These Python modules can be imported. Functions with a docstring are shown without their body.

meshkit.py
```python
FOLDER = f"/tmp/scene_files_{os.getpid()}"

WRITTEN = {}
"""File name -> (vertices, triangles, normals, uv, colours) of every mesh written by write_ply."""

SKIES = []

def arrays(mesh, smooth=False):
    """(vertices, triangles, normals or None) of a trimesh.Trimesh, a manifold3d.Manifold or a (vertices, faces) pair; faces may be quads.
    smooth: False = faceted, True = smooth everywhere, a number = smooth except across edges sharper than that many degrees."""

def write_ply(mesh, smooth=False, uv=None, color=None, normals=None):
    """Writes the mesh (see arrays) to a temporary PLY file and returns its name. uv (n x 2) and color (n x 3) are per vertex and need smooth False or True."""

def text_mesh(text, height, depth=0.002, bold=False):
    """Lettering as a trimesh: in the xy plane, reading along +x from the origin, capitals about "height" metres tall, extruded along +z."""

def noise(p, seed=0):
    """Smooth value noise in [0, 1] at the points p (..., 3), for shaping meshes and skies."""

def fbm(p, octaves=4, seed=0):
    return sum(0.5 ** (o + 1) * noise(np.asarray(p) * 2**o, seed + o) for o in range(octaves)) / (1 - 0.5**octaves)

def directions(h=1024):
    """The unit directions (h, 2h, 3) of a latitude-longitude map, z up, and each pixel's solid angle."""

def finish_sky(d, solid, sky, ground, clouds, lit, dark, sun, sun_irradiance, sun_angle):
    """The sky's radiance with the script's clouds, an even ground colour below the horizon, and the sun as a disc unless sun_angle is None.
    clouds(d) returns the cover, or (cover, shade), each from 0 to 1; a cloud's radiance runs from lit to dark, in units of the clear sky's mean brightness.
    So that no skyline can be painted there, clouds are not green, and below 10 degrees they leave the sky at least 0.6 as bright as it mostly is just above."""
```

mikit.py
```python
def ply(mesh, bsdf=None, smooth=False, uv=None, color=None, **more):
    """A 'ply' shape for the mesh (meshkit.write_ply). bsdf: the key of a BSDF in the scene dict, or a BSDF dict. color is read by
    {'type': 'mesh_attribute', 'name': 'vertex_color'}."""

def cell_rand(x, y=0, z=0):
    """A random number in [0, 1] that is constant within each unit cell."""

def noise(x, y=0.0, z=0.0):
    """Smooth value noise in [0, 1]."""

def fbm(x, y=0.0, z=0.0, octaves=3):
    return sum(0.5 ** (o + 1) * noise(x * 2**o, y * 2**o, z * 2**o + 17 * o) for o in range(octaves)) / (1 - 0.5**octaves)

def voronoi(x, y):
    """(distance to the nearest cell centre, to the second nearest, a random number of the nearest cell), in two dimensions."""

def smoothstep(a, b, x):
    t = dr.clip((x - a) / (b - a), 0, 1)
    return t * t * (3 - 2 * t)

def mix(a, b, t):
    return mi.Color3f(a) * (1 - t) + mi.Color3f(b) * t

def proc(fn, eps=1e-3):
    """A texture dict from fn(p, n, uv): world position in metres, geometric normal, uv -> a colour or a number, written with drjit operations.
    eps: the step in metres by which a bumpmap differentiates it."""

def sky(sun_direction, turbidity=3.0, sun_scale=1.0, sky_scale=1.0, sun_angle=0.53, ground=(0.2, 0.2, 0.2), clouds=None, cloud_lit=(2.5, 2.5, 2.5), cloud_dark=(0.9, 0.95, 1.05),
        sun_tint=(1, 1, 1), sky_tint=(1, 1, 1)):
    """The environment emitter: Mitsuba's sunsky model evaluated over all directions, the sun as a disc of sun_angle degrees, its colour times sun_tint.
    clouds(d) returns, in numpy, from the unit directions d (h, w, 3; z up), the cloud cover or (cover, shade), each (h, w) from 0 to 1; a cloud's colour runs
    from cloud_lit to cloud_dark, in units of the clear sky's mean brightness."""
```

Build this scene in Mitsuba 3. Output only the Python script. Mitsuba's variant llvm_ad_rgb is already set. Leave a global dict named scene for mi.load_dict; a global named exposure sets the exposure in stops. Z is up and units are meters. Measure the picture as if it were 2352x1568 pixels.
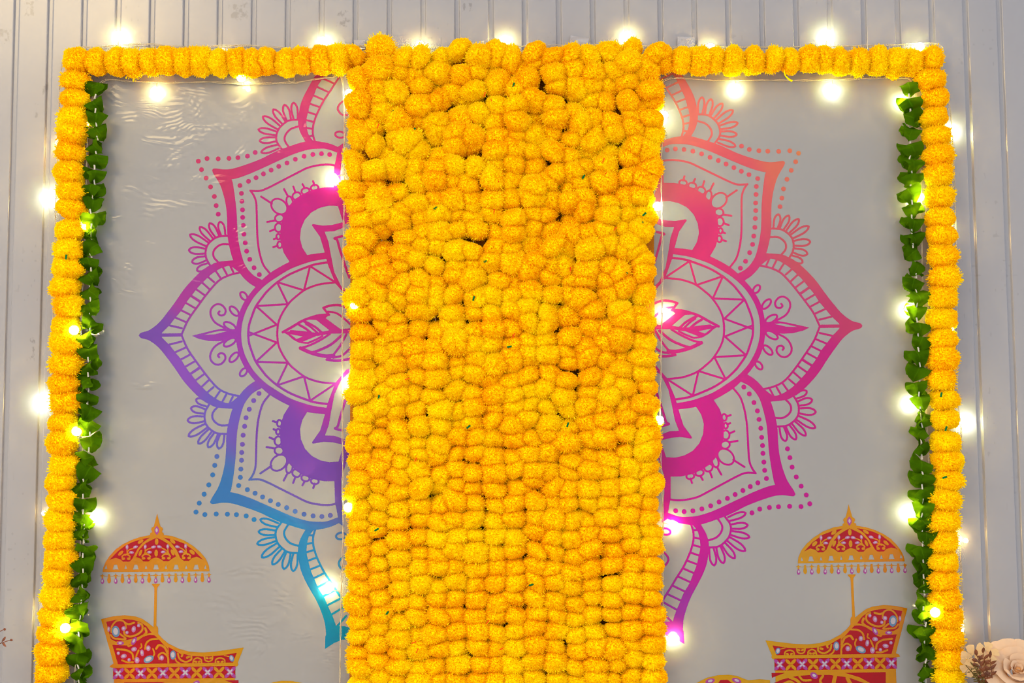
import math, random
import numpy as np
import trimesh
import drjit as dr
import mitsuba as mi
import mikit
import meshkit
from shapely.geometry import Polygon, LineString, Point
from shapely.ops import unary_union
from shapely import affinity

T = mi.ScalarTransform4f
rng = np.random.default_rng(11)
random.seed(11)

# ------------------------------------------------------------------ camera, light, exposure
F_PX, DIST, CAM_Z = 2600.0, 2.08, 1.45
EYE = np.array([0.0, -DIST, CAM_Z])
_U = np.array([-205.0, 2600.0, 35984.0]); _U /= np.linalg.norm(_U)      # world up seen by the camera (right, forward, up)
_Y = np.array([0.0, 1.0, 0.0]) - _U[1] * _U; _Y /= np.linalg.norm(_Y)
_X = np.cross(_Y, _U)
M = np.stack([_X, _Y, _U])                                              # camera (right, forward, up) -> world
FWD, UP = M @ np.array([0, 1.0, 0]), M @ np.array([0, 0, 1.0])

scene, labels = {}, {}
scene['camera'] = {'type': 'perspective', 'fov': math.degrees(2 * math.atan(1176 / F_PX)), 'fov_axis': 'x', 'near_clip': 0.05, 'far_clip': 50.0,
                   'to_world': T().look_at(origin=EYE.tolist(), target=(EYE + FWD).tolist(), up=UP.tolist())}
exposure = 0.0
scene['daylight'] = {'type': 'constant', 'radiance': {'type': 'rgb', 'value': [1.24, 1.26, 1.38]}, 'sampling_weight': 24.0}
LIGHT_AT = np.array([-2.0, -2.7, 3.35])                            # unseen warm lamp overhead, out of view, placed to light the left side
scene['unseen_ceiling_lamp'] = {**mikit.ply((LIGHT_AT + np.array([[-.7, -.9, 0], [.7, -.9, 0], [.7, .9, 0], [-.7, .9, 0]]), np.array([[0, 3, 2, 1]]))), 'emitter': {'type': 'area', 'radiance': {'type': 'rgb', 'value': [18.5, 13.8, 7.0]}, 'sampling_weight': 12.0}}
labels['unseen_ceiling_lamp'] = {'label': 'unseen warm white ceiling lamp lighting the wall from the left', 'kind': 'structure'}
LAMP = (1.0, 0.70, 0.24)                                                # warm fairy light
BULB_L = 150.0


def W(px, py, d=0.0):
    """The point d metres in front of the wall's face that stands at this place of the photograph (2352 x 1568)."""
    c = M @ np.array([(px - 1176) / F_PX, 1.0, -(py - 784) / F_PX])
    return EYE + c * ((DIST - d) / c[1])


def lin(c):
    c = np.asarray(c, float) / 255
    return np.where(c <= 0.04045, c / 12.92, ((c + 0.055) / 1.055) ** 2.4)


def rgb(*c):
    return {'type': 'rgb', 'value': [float(x) for x in c]}


def numbered(key):
    if key not in scene and not any(k.startswith(key + '__') for k in scene) and key not in labels:
        return key
    n = 1
    while f'{key}_{n:03d}' in scene or f'{key}_{n:03d}' in labels or any(k.startswith(f'{key}_{n:03d}__') for k in scene):
        n += 1
    return f'{key}_{n:03d}'


_count = {}


def part(parent, name, shape):
    """One entry of the scene under its parent; repeats are numbered."""
    k = f'{parent}__{name}'
    n = _count.get(k, 0)
    _count[k] = n + 1
    key = k if n == 0 else f'{k}_{n:03d}'
    scene[key] = shape
    return key


def thing(name, label, category, group=None):
    n = _count.get(name, 0)
    _count[name] = n + 1
    key = name if n == 0 else f'{name}_{n:03d}'
    labels[key] = {'label': label, 'category': category}
    if group:
        labels[key]['group'] = group
    return key


def tube(points, r, sides=6):
    p = np.asarray(points, float)
    t = np.gradient(p, axis=0); t /= np.linalg.norm(t, axis=1, keepdims=True)
    ref = np.array([0, 1.0, 0])
    a = np.cross(t, ref); bad = np.linalg.norm(a, axis=1) < 1e-3
    a[bad] = np.cross(t[bad], [1.0, 0, 0])
    a /= np.linalg.norm(a, axis=1, keepdims=True)
    b = np.cross(t, a)
    ang = np.arange(sides) * 2 * np.pi / sides
    rr = np.broadcast_to(np.asarray(r, float), (len(p),))
    v = p[:, None] + rr[:, None, None] * (np.cos(ang)[None, :, None] * a[:, None] + np.sin(ang)[None, :, None] * b[:, None])
    f = []
    n = sides
    for i in range(len(p) - 1):
        for j in range(n):
            k = (j + 1) % n
            f += [[i * n + j, i * n + k, (i + 1) * n + k], [i * n + j, (i + 1) * n + k, (i + 1) * n + j]]
    v = v.reshape(-1, 3)
    v = np.vstack([v, p[0], p[-1]])
    for j in range(n):
        k = (j + 1) % n
        f += [[len(v) - 2, k, j], [len(v) - 1, (len(p) - 1) * n + j, (len(p) - 1) * n + k]]
    return trimesh.Trimesh(v, np.array(f), process=False)


def curve(points, n=8):
    """Catmull-Rom through the points."""
    p = np.asarray(points, float)
    if len(p) < 3:
        return p
    q = np.vstack([2 * p[0] - p[1], p, 2 * p[-1] - p[-2]])
    out = []
    for i in range(1, len(q) - 2):
        for s in np.arange(n) / n:
            a, b, c, d = q[i - 1:i + 3]
            out.append(0.5 * (2 * b + (c - a) * s + (2 * a - 5 * b + 4 * c - d) * s ** 2 + (3 * b - a - 3 * c + d) * s ** 3))
    out.append(p[-1])
    return np.array(out)


# ------------------------------------------------------------------ materials
noise, fbm, smoothstep, mix = mikit.noise, mikit.fbm, mikit.smoothstep, mikit.mix

STAINS = [(548, 25, 22, 21), (790, 42, 18, 19), (1075, 15, 12, 11), (12, 82, 14, 18), (68, 20, 12, 16), (103, 205, 6, 18), (87, 255, 6, 16), (72, 800, 9, 26)]
STAINS = [(*W(x, y)[[0, 2]], w / 1250, h / 1250) for x, y, w, h in STAINS]


def wall_colour(p, n, uv):
    c = mi.Color3f(0.25, 0.25, 0.26) * (0.97 + 0.06 * fbm(p.x * 9, p.z * 5, 0.0))
    spots = mi.Float(0)
    for x, z, w, h in STAINS:
        d = dr.maximum(dr.abs(p.x - x) / w, dr.abs(p.z - z) / h)
        spots = dr.maximum(spots, (1 - smoothstep(0.75, 1.05, d + 0.5 * (noise(p.x * 300, p.z * 300) - 0.5))) * smoothstep(0.42, 0.62, fbm(p.x * 160, p.z * 110, 3.0)))
    specks = smoothstep(0.90, 0.95, noise(p.x * 170, p.z * 110, 5.0)) * smoothstep(0.66, 0.8, noise(p.x * 7, p.z * 7, 9.0))
    return mix(c, (0.125, 0.12, 0.12), dr.clip(0.5 * spots + 0.2 * specks, 0, 1))


scene['wall_plastic'] = {'type': 'twosided', 'b': {'type': 'principled', 'base_color': mikit.proc(wall_colour), 'roughness': 0.27, 'specular': 0.5}}


def ridges(u):
    """A triangle wave, 0 to 1."""
    return dr.abs(u - dr.floor(u) - 0.5) * 2


def creases(p):
    """Height in metres of the creases of the flex sheet: sharp flat-sided crumples where it was folded, and the fine weave."""
    wx, wz = fbm(p.x * 17, p.z * 17, 1.0), fbm(p.x * 17, p.z * 17, 6.0)
    wave = 0
    for k, (dx, dz, f, amp) in enumerate(((0.10, 1.0, 75, 4.2e-4), (-0.25, 0.97, 120, 2.6e-4), (0.75, 0.66, 60, 3.2e-4), (-0.8, 0.6, 85, 2.2e-4), (0.2, 0.98, 190, 1.5e-4))):
        local = smoothstep(0.62, 0.90, noise(p.x * 24 + 7 * k, p.z * 42 + 3 * k, 2.0 + k))
        wave += amp * local * ridges((dx * p.x + dz * p.z) * f + 4.0 * wx * (k % 2) + 4.0 * wz * ((k + 1) % 2))
    where = smoothstep(0.36, 0.60, noise(p.x * 2.6 + 4.3, p.z * 2.3 + 0.4, 8.0)) * smoothstep(0.0, -0.45, p.x)
    broad = fbm(p.x * 5, p.z * 4, 12.0) * 0.0008
    weave = 0.000005 * dr.sin(p.z * 2100) * (0.4 + noise(p.x * 12, p.z * 250, 2.0))
    return wave * (0.05 + 0.95 * where) * 1.2 + broad + weave


bump_fn = mikit.proc(lambda p, n, uv: creases(p), eps=4e-4)


def printed(colour, rough=0.11):
    return {'type': 'twosided', 'b': {'type': 'bumpmap', 't': bump_fn, 'scale': 1.0, 'b': {'type': 'principled', 'base_color': colour, 'roughness': rough, 'specular': 0.22}}}


scene['flex_white'] = printed(rgb(0.25, 0.25, 0.247))

WL, WR = lin((195, 187, 172)), lin((168, 163, 155))
GRAD = [((1570, 210), (222, 110, 100), 1), ((1800, 380), (224, 108, 84), 1), ((1860, 350), (220, 135, 70), 1), ((1700, 420), (222, 85, 95), 1), ((1640, 560), (215, 45, 108), 1),
        ((1870, 560), (205, 80, 90), 1), ((1965, 750), (196, 55, 98), 1), ((1900, 830), (196, 18, 118), 1), ((1730, 740), (200, 22, 128), 1), ((1750, 1100), (190, 0, 130), 1), ((1600, 1260), (188, 8, 140), 1),
        ((1540, 1000), (205, 12, 130), 1), ((1565, 1440), (150, 42, 155), 1), ((1540, 200), (228, 125, 105), 1),
        ((490, 390), (228, 60, 105), 0), ((620, 340), (222, 60, 125), 0), ((760, 180), (232, 70, 120), 0), ((700, 460), (220, 30, 140), 0), ((540, 560), (222, 25, 130), 0),
        ((450, 650), (190, 60, 158), 0), ((335, 770), (135, 80, 178), 0), ((420, 860), (155, 85, 195), 0), ((520, 920), (125, 100, 200), 0), ((650, 990), (135, 68, 180), 0),
        ((560, 800), (180, 60, 180), 0), ((640, 760), (215, 35, 140), 0), ((720, 1080), (130, 72, 178), 0), ((500, 1140), (60, 130, 188), 0), ((620, 1240), (35, 145, 195), 0), ((690, 1300), (40, 140, 190), 0), ((745, 1450), (0, 150, 180), 0),
        ((760, 900), (190, 50, 170), 0), ((760, 640), (225, 30, 120), 0)]
GRAD = [(W(*p)[[0, 2]], np.minimum(lin(c) / (WR if s else WL) * 0.25, 0.95)) for p, c, s in GRAD]


def mandala_colour(p, n, uv):
    tot, col = mi.Float(0), mi.Color3f(0)
    for (x, z), c in GRAD:
        d2 = dr.square(p.x - float(x)) + dr.square(p.z - float(z)) + 4e-4
        w = 1.0 / dr.square(d2)
        tot += w
        col += w * mi.Color3f(*[float(v) for v in c])
    return col / tot


scene['ink_gradient'] = printed(mikit.proc(mandala_colour))
scene['ink_gold'] = printed(mikit.proc(lambda p, n, uv: mix((0.36, 0.19, 0.0008), (0.37, 0.105, 0.0008), dr.clip(smoothstep(0.40, 0.78, dr.abs(p.x)) * 0.8 + 0.4 * (noise(p.x * 18, p.z * 18, 3.0) - 0.4), 0, 1))))
scene['ink_red'] = printed(rgb(0.25, 0.0012, 0.006))
scene['ink_gem'] = printed(rgb(0.29, 0.11, 0.24))
scene['ink_violet'] = printed(rgb(0.24, 0.035, 0.20))
scene['ink_crystal'] = printed(rgb(0.085, 0.15, 0.25))
scene['ink_sparkle'] = printed(rgb(0.33, 0.30, 0.335))


def flower_colour(p, n, uv):
    t = noise(p.x * 22, p.z * 24, p.y * 9)
    fine = noise(p.x * 420, p.z * 420, p.y * 420)
    c = mix((0.99, 0.60, 0.004), (0.99, 0.78, 0.006), smoothstep(0.25, 0.8, t))
    return c * (0.93 + 0.07 * fine)


scene['marigold_petals'] = {'type': 'twosided', 'b': {'type': 'diffuse', 'reflectance': mikit.proc(flower_colour)}}
scene['marigold_heart'] = {'type': 'twosided', 'b': {'type': 'diffuse', 'reflectance': rgb(0.99, 0.74, 0.002)}}


def leaf_colour(p, n, uv):
    rib = 1 - smoothstep(0.0, 0.05, dr.abs(uv.x - 0.5))
    q = (uv.y + dr.abs(uv.x - 0.5) * 0.7) * 7
    vein = 1 - smoothstep(0.06, 0.16, dr.abs(dr.abs(q - dr.floor(q) - 0.5) * 2 - 0.5))
    c = mix((0.030, 0.088, 0.0012), (0.062, 0.165, 0.002), noise(p.x * 45, p.z * 30, p.y * 20))
    return mix(c, (0.08, 0.21, 0.004), dr.clip(0.5 * rib + 0.10 * vein, 0, 1))


scene['leaf_green'] = {'type': 'principledthin', 'base_color': mikit.proc(leaf_colour), 'roughness': 0.42, 'diff_trans': 0.8, 'eta': 1.35, 'spec_trans': 0.0}
scene['bead_white'] = {'type': 'twosided', 'b': {'type': 'roughplastic', 'diffuse_reflectance': rgb(0.55, 0.53, 0.46), 'alpha': 0.2}}
scene['thread_white'] = {'type': 'twosided', 'b': {'type': 'diffuse', 'reflectance': rgb(0.5, 0.46, 0.33)}}
scene['wire_clear'] = {'type': 'twosided', 'b': {'type': 'roughplastic', 'diffuse_reflectance': rgb(0.5, 0.44, 0.28), 'alpha': 0.15}}
scene['scrap_green'] = {'type': 'twosided', 'b': {'type': 'diffuse', 'reflectance': rgb(0.01, 0.13, 0.03)}}
scene['scrap_red'] = {'type': 'twosided', 'b': {'type': 'diffuse', 'reflectance': rgb(0.75, 0.03, 0.01)}}
scene['tape_clear'] = {'type': 'twosided', 'b': {'type': 'principled', 'base_color': rgb(0.30, 0.30, 0.315), 'roughness': 0.10, 'specular': 0.6}}
scene['rose_peach'] = {'type': 'principledthin', 'base_color': mikit.proc(lambda p, n, uv: mix((0.66, 0.28, 0.07), (0.66, 0.47, 0.31), smoothstep(0.15, 0.75, uv.y + 0.3 * (noise(p.x * 40, p.z * 40, p.y * 40) - 0.5)))), 'roughness': 0.6, 'diff_trans': 0.5, 'eta': 1.3, 'spec_trans': 0.0}
scene['blossom_cream'] = {'type': 'principledthin', 'base_color': rgb(0.58, 0.42, 0.22), 'roughness': 0.6, 'diff_trans': 0.5, 'eta': 1.3, 'spec_trans': 0.0}
scene['sprig_brown'] = {'type': 'twosided', 'b': {'type': 'principled', 'base_color': mikit.proc(lambda p, n, uv: mix((0.06, 0.012, 0.002), (0.20, 0.05, 0.006), noise(p.x * 120, p.z * 120, p.y * 90))), 'roughness': 0.6}}
scene['sprig_olive'] = {'type': 'twosided', 'b': {'type': 'diffuse', 'reflectance': rgb(0.10, 0.07, 0.02)}}
scene['floor_tile'] = {'type': 'twosided', 'b': {'type': 'principled', 'base_color': mikit.proc(lambda p, n, uv: mix((0.42, 0.38, 0.34), (0.50, 0.47, 0.43), fbm(p.x * 6, p.y * 6, 0.0))), 'roughness': 0.4}}

# ------------------------------------------------------------------ the setting
PITCH = float((W(2290, 40)[0] - W(32, 40)[0]) / 29)
X_FIRST = float(W(32, 40)[0])
GROOVE, DEEP = 0.0115, 0.0042
WALL_TOP = 3.4


def panel_mesh():
    """One wall plank: its tongue (the recessed channel) with rounded shoulders, then its flat face, 62 mm to the next one."""
    prof = []
    R = 0.0022
    for a in np.linspace(0, 90, 6):
        prof.append((-R + R * math.sin(math.radians(a)) + R * 0, R - R * math.cos(math.radians(a))))
    prof = [(x + R, y) for x, y in prof]                       # left shoulder turns from the face (y = 0) into the channel
    prof = [(x - R, y) for x, y in prof]
    prof += [(0.0006, DEEP - 0.0008), (0.0014, DEEP), (GROOVE - 0.0050, DEEP)]
    for a in np.linspace(0, 1, 7):
        prof.append((GROOVE - 0.0042 + 0.0042 * a, DEEP * (1 - a * a * (3 - 2 * a))))
    prof += [(PITCH - R, 0.0)]
    front = np.array(prof)
    n = len(front)
    v = np.vstack([np.c_[front, np.zeros(n)], np.c_[front, np.full(n, WALL_TOP)]])
    back = np.array([[PITCH - R, 0.012, 0], [-R, 0.012, 0]])
    loop = np.vstack([np.c_[front, np.zeros(n)], back])
    m = len(loop)
    v = np.vstack([loop, loop + [0, 0, WALL_TOP]])
    f = []
    for i in range(m):
        j = (i + 1) % m
        f += [[i, j, m + j], [i, m + j, m + i]]
    return trimesh.Trimesh(v, np.array(f), process=False)


panel = mikit.ply(panel_mesh(), 'wall_plastic', smooth=40)
labels['wall_back'] = {'label': 'pale grey wall clad in narrow upright plastic panels behind the decoration', 'kind': 'structure'}
for k in range(-6, 37):
    part('wall_back', 'panel', {**panel, 'to_world': T().translate([X_FIRST + k * PITCH, 0, 0])})
scene['floor'] = mikit.ply(trimesh.creation.box(extents=(7, 6, 0.04), transform=trimesh.transformations.translation_matrix([0, -2.985, -0.02])), 'floor_tile')
labels['floor'] = {'label': 'smooth beige floor below the decorated wall', 'kind': 'structure'}

# ------------------------------------------------------------------ the printed banner
BD = 0.008                                                     # the sheet hangs this far in front of the wall
O2 = W(1150, 759, BD)[[0, 2]]
E1 = W(1975, 748, BD)[[0, 2]] - O2; E1 /= np.linalg.norm(E1)
E2 = np.array([E1[1], -E1[0]])                                 # downwards
MM = 0.8e-3


def uv_of(px, py):
    q = W(px, py, BD)[[0, 2]] - O2
    return np.array([q @ E1, q @ E2])


def z_(*pts, o=(1500, 520), s=4.704):
    """Points read in an enlargement of the photograph with corner o and scale s -> the banner's own axes, in metres."""
    return [uv_of(o[0] + x / s, o[1] + y / s) for x, y in pts]


def zA(*p): return z_(*p)
def zB(*p): return z_(*p, o=(1500, 820))
def zC(*p): return z_(*p, o=(1500, 1130))


LW = 22 / 4.704 * MM


def stroke(pts, w=LW, smooth=True, cap=1):
    return LineString(curve(pts) if smooth else pts).buffer(w / 2, cap_style=cap, quad_segs=4)


def poly(pts, smooth=False):
    return Polygon(curve(list(pts) + [pts[0]], 4) if smooth else pts).buffer(0)


def ell(c, a, b, ang=0):
    return affinity.translate(affinity.rotate(affinity.scale(Point(0, 0).buffer(1, quad_segs=8), a, b), ang, origin=(0, 0)), *c)


def band(edge1, edge2):
    return Polygon(np.vstack([curve(edge1, 6), curve(edge2, 6)[::-1]])).buffer(0)


def loop_petal(base, tip, hw, w=LW):
    """The outline of a pointed loop from base to tip."""
    b, t = np.array(base), np.array(tip)
    d = t - b
    L = np.linalg.norm(d); d /= L
    n = np.array([-d[1], d[0]])
    wide = lambda q: hw * (0.70 + 0.30 * math.sin(math.pi * q ** 1.3)) * math.sqrt(max(0, 1 - q ** 6))
    pts = [b + d * L * q + n * wide(q) for q in np.linspace(0, 1, 16)] + [b + d * L * q - n * wide(q) for q in np.linspace(1, 0, 16)]
    return LineString(pts).buffer(w / 2, quad_segs=3)


S = MM / 4.704                                                 # one enlargement pixel, in metres
both, quad = [], []       # both: mirrored left-right only; quad: mirrored left-right and up-down
# side petal: thick outline, ladder border
quad.append(band(zA((2262, 1068), (2240, 1100), (2150, 1130), (2050, 1210), (1960, 1325), (1880, 1440)) + zB((1780, 180), (1640, 335), (1530, 415), (1440, 460), (1270, 480)),
                 zA((2000, 1068), (2013, 1098), (1945, 1172), (1925, 1195), (1870, 1270), (1815, 1340), (1760, 1435)) + zB((1700, 105), (1645, 180), (1580, 250), (1515, 315), (1440, 370), (1380, 400), (1300, 415), (1200, 345))))
quad.append(stroke(zA((1800, 1082), (1740, 1230), (1650, 1370), (1530, 1540)) + zB((1420, 255), (1310, 315), (1195, 345))))
quad.append(stroke(zA((1810, 1085), (2020, 1082)), smooth=False))
for a, b in (((1800, 1150), (1935, 1180)), ((1755, 1215), (1875, 1265)), ((1705, 1290), (1820, 1347)), ((1660, 1365), (1770, 1425)), ((1610, 1440), (1720, 1508))):
    quad.append(stroke(zA(a, b), smooth=False))
for a, b in (((1610, 20), (1725, 95)), ((1565, 95), (1665, 165)), ((1520, 165), (1605, 240)), ((1470, 240), (1540, 298)), ((1405, 290), (1455, 360)), ((1335, 325), (1378, 400)), ((1265, 350), (1297, 412))):
    quad.append(stroke(zB(a, b), smooth=False))
# leaf, curls and loops inside it
both.append(poly(zA((1190, 1030), (1300, 1035), (1345, 1020), (1460, 1040), (1560, 1062), (1650, 1082), (1688, 1092), (1620, 1125), (1510, 1152), (1400, 1158), (1340, 1150), (1260, 1120), (1190, 1120))).difference(
    poly(zA((1310, 1052), (1380, 1046), (1460, 1060), (1560, 1085), (1440, 1082)))))
quad.append(stroke(zA((1330, 1150), (1440, 1210), (1492, 1290), (1490, 1360), (1440, 1407), (1380, 1402), (1335, 1350), (1345, 1300), (1385, 1288), (1412, 1310), (1400, 1332))))
for c, a, b, an in (((1282, 1172), 72, 34, 30), ((1240, 1335), 64, 32, 47), ((1142, 1500), 50, 30, 52)):
    e = ell((0, 0), a * S, b * S, an)
    quad.append(affinity.translate(e.boundary.buffer(LW / 2), *zA(c)[0]))
# medallion
quad.append(band(zA((1218, 1065), (1210, 1180), (1180, 1330), (1120, 1460)) + zB((1015, 190), (870, 335), (660, 460), (470, 535), (270, 565)),
                 zA((1158, 1065), (1150, 1200), (1115, 1330), (1060, 1441)) + zB((1000, 115), (900, 215), (780, 300), (640, 385), (500, 440), (400, 470), (235, 500))))
quad.append(stroke(zA((1080, 1068), (1075, 1180), (1040, 1300), (1005, 1390)) + zB((930, 90), (880, 150), (780, 240), (640, 330), (430, 418), (330, 443), (225, 458)), w=LW * 1.1))
zig = zA((1080, 1066), (775, 1188), (1005, 1390), (662, 1411)) + zB((785, 240), (490, 150), (430, 415), (170, 250))
quad.append(stroke(zig, smooth=False))
quad.append(stroke(zA((768, 1068), (760, 1200), (720, 1310), (650, 1420)) + zB((590, 70), (490, 150), (400, 192), (300, 220), (160, 236))))
# the leaf within the medallion
both.append(poly(zA((205, 905), (330, 905), (440, 948), (340, 958), (200, 1074), (70, 1072), (150, 1010), (240, 940))))
both.append(poly(zA((706, 1078), (610, 1070), (460, 1086), (330, 1092), (190, 1070), (60, 1062), (-20, 1055), (-20, 1110), (60, 1110), (190, 1108), (330, 1130), (480, 1118), (600, 1098))))
both.append(poly(zA((400, 1108), (610, 1090), (706, 1078), (650, 1112), (600, 1160), (530, 1200), (440, 1214), (395, 1200), (490, 1186), (300, 1112))).difference(poly(zA((490, 1132), (562, 1156), (628, 1102)))))
for pts, w in ((((706, 1078), (600, 1022), (500, 966), (400, 930), (310, 908), (205, 903)), 1.3), (((205, 905), (235, 865), (262, 828)), 1.1), (((262, 828), (200, 808), (120, 800), (50, 815), (-20, 850)), 1.2), (((215, 870), (120, 890), (30, 960), (-20, 1010)), 1.0),
               (((290, 1092), (350, 1036), (430, 988), (470, 972)), 1.2), (((335, 1094), (405, 1030), (455, 996)), 1.0), (((405, 1092), (465, 1042), (525, 1006)), 1.2), (((440, 1090), (530, 1078), (620, 1068)), 1.0),
               (((280, 1132), (340, 1164), (430, 1200)), 1.0), (((200, 1112), (300, 1172), (420, 1228), (520, 1256)), 1.1), (((520, 1256), (400, 1312), (260, 1348), (165, 1345)), 1.8), (((70, 1128), (190, 1225), (330, 1288), (400, 1306)), 1.3), (((20, 1120), (90, 1240), (170, 1342)), 1.1),
               (((165, 1348), (240, 1385)), 1.2), (((240, 1386), (130, 1402), (0, 1388), (-30, 1370)), 1.3), (((-20, 1270), (70, 1345), (170, 1368)), 1.1)):
    both.append(stroke(zA(*pts), w=LW * w))
# corner petal
quad.append(band(zB((1000, 175), (1100, 240), (1190, 335), (1270, 480), (1320, 640), (1345, 780), (1350, 900), (1365, 1050), (1400, 1200), (1450, 1330), (1520, 1440), (1535, 1478)),
                 zB((945, 262), (1050, 320), (1140, 430), (1190, 570), (1225, 720), (1240, 870), (1250, 1000), (1270, 1150), (1295, 1290), (1320, 1378), (1400, 1460), (1500, 1500))))
quad.append(band(zB((1540, 1478), (1512, 1502), (1400, 1490), (1300, 1502)) + zC((1150, 92), (1000, 152), (800, 252), (520, 348), (400, 352), (250, 325), (130, 275)),
                 zB((1480, 1400), (1400, 1370), (1320, 1378), (1230, 1400), (1100, 1450), (980, 1505)) + zC((830, 118), (700, 180), (600, 220), (480, 255), (380, 265), (280, 262), (140, 215))))
for x, y in ((980, 322), (1040, 397), (1090, 490), (1127, 580), (1145, 672), (1163, 768), (1173, 866), (1183, 954), (1187, 1038), (1197, 1133), (1205, 1222), (1225, 1310), (1132, 1357), (1050, 1397), (970, 1440), (886, 1483), (803, 1525),
             (1452, 990), (1478, 1085), (1502, 1187), (1547, 1294), (1600, 1393), (1655, 1488)):
    quad.append(ell(zB((x, y))[0], 26 * S, 26 * S))
for x, y in ((713, 105), (622, 147), (527, 180), (430, 201), (335, 210), (244, 200), (1693, 125), (1598, 155), (1475, 152), (1355, 157), (1257, 165), (1152, 182), (1068, 223)):
    quad.append(ell(zC((x, y))[0], 26 * S, 26 * S))
quad.append(stroke(zB((865, 335), (940, 430), (985, 560), (1010, 700), (1022, 850), (1030, 1000), (1040, 1120), (1070, 1200), (1108, 1252))))
quad.append(stroke(zB((1108, 1250), (1000, 1250), (900, 1290), (750, 1370), (600, 1450), (480, 1510), (350, 1540), (250, 1545), (170, 1533))))
quad.append(poly(zB((115, 1240), (190, 1282), (190, 1540)) + zC((182, 100), (160, 225), (150, 290), (95, 330), (105, 200), (122, 0))))
quad.append(poly(zB((650, 455), (720, 560), (760, 680), (765, 790), (760, 880), (730, 990), (680, 1080), (610, 1160), (520, 1220), (420, 1262), (300, 1288), (185, 1290), (115, 1262), (60, 1100), (0, 930), (0, 880), (60, 880), (95, 940), (140, 1080),
                    (240, 1085), (340, 1060), (430, 1010), (500, 930), (540, 830), (548, 720), (520, 620), (465, 535), (380, 540))))
quad.append(poly(zB((0, 80), (30, 90), (150, 225), (240, 440), (275, 570), (330, 740), (422, 865), (412, 880), (300, 862), (200, 870), (60, 905), (60, 845), (180, 800), (280, 795), (235, 680), (205, 530), (165, 350), (90, 200), (0, 120))))
quad.append(stroke(zB((0, 290), (60, 450), (110, 600), (140, 700), (168, 722), (90, 745)), w=LW * 1.2))
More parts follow.
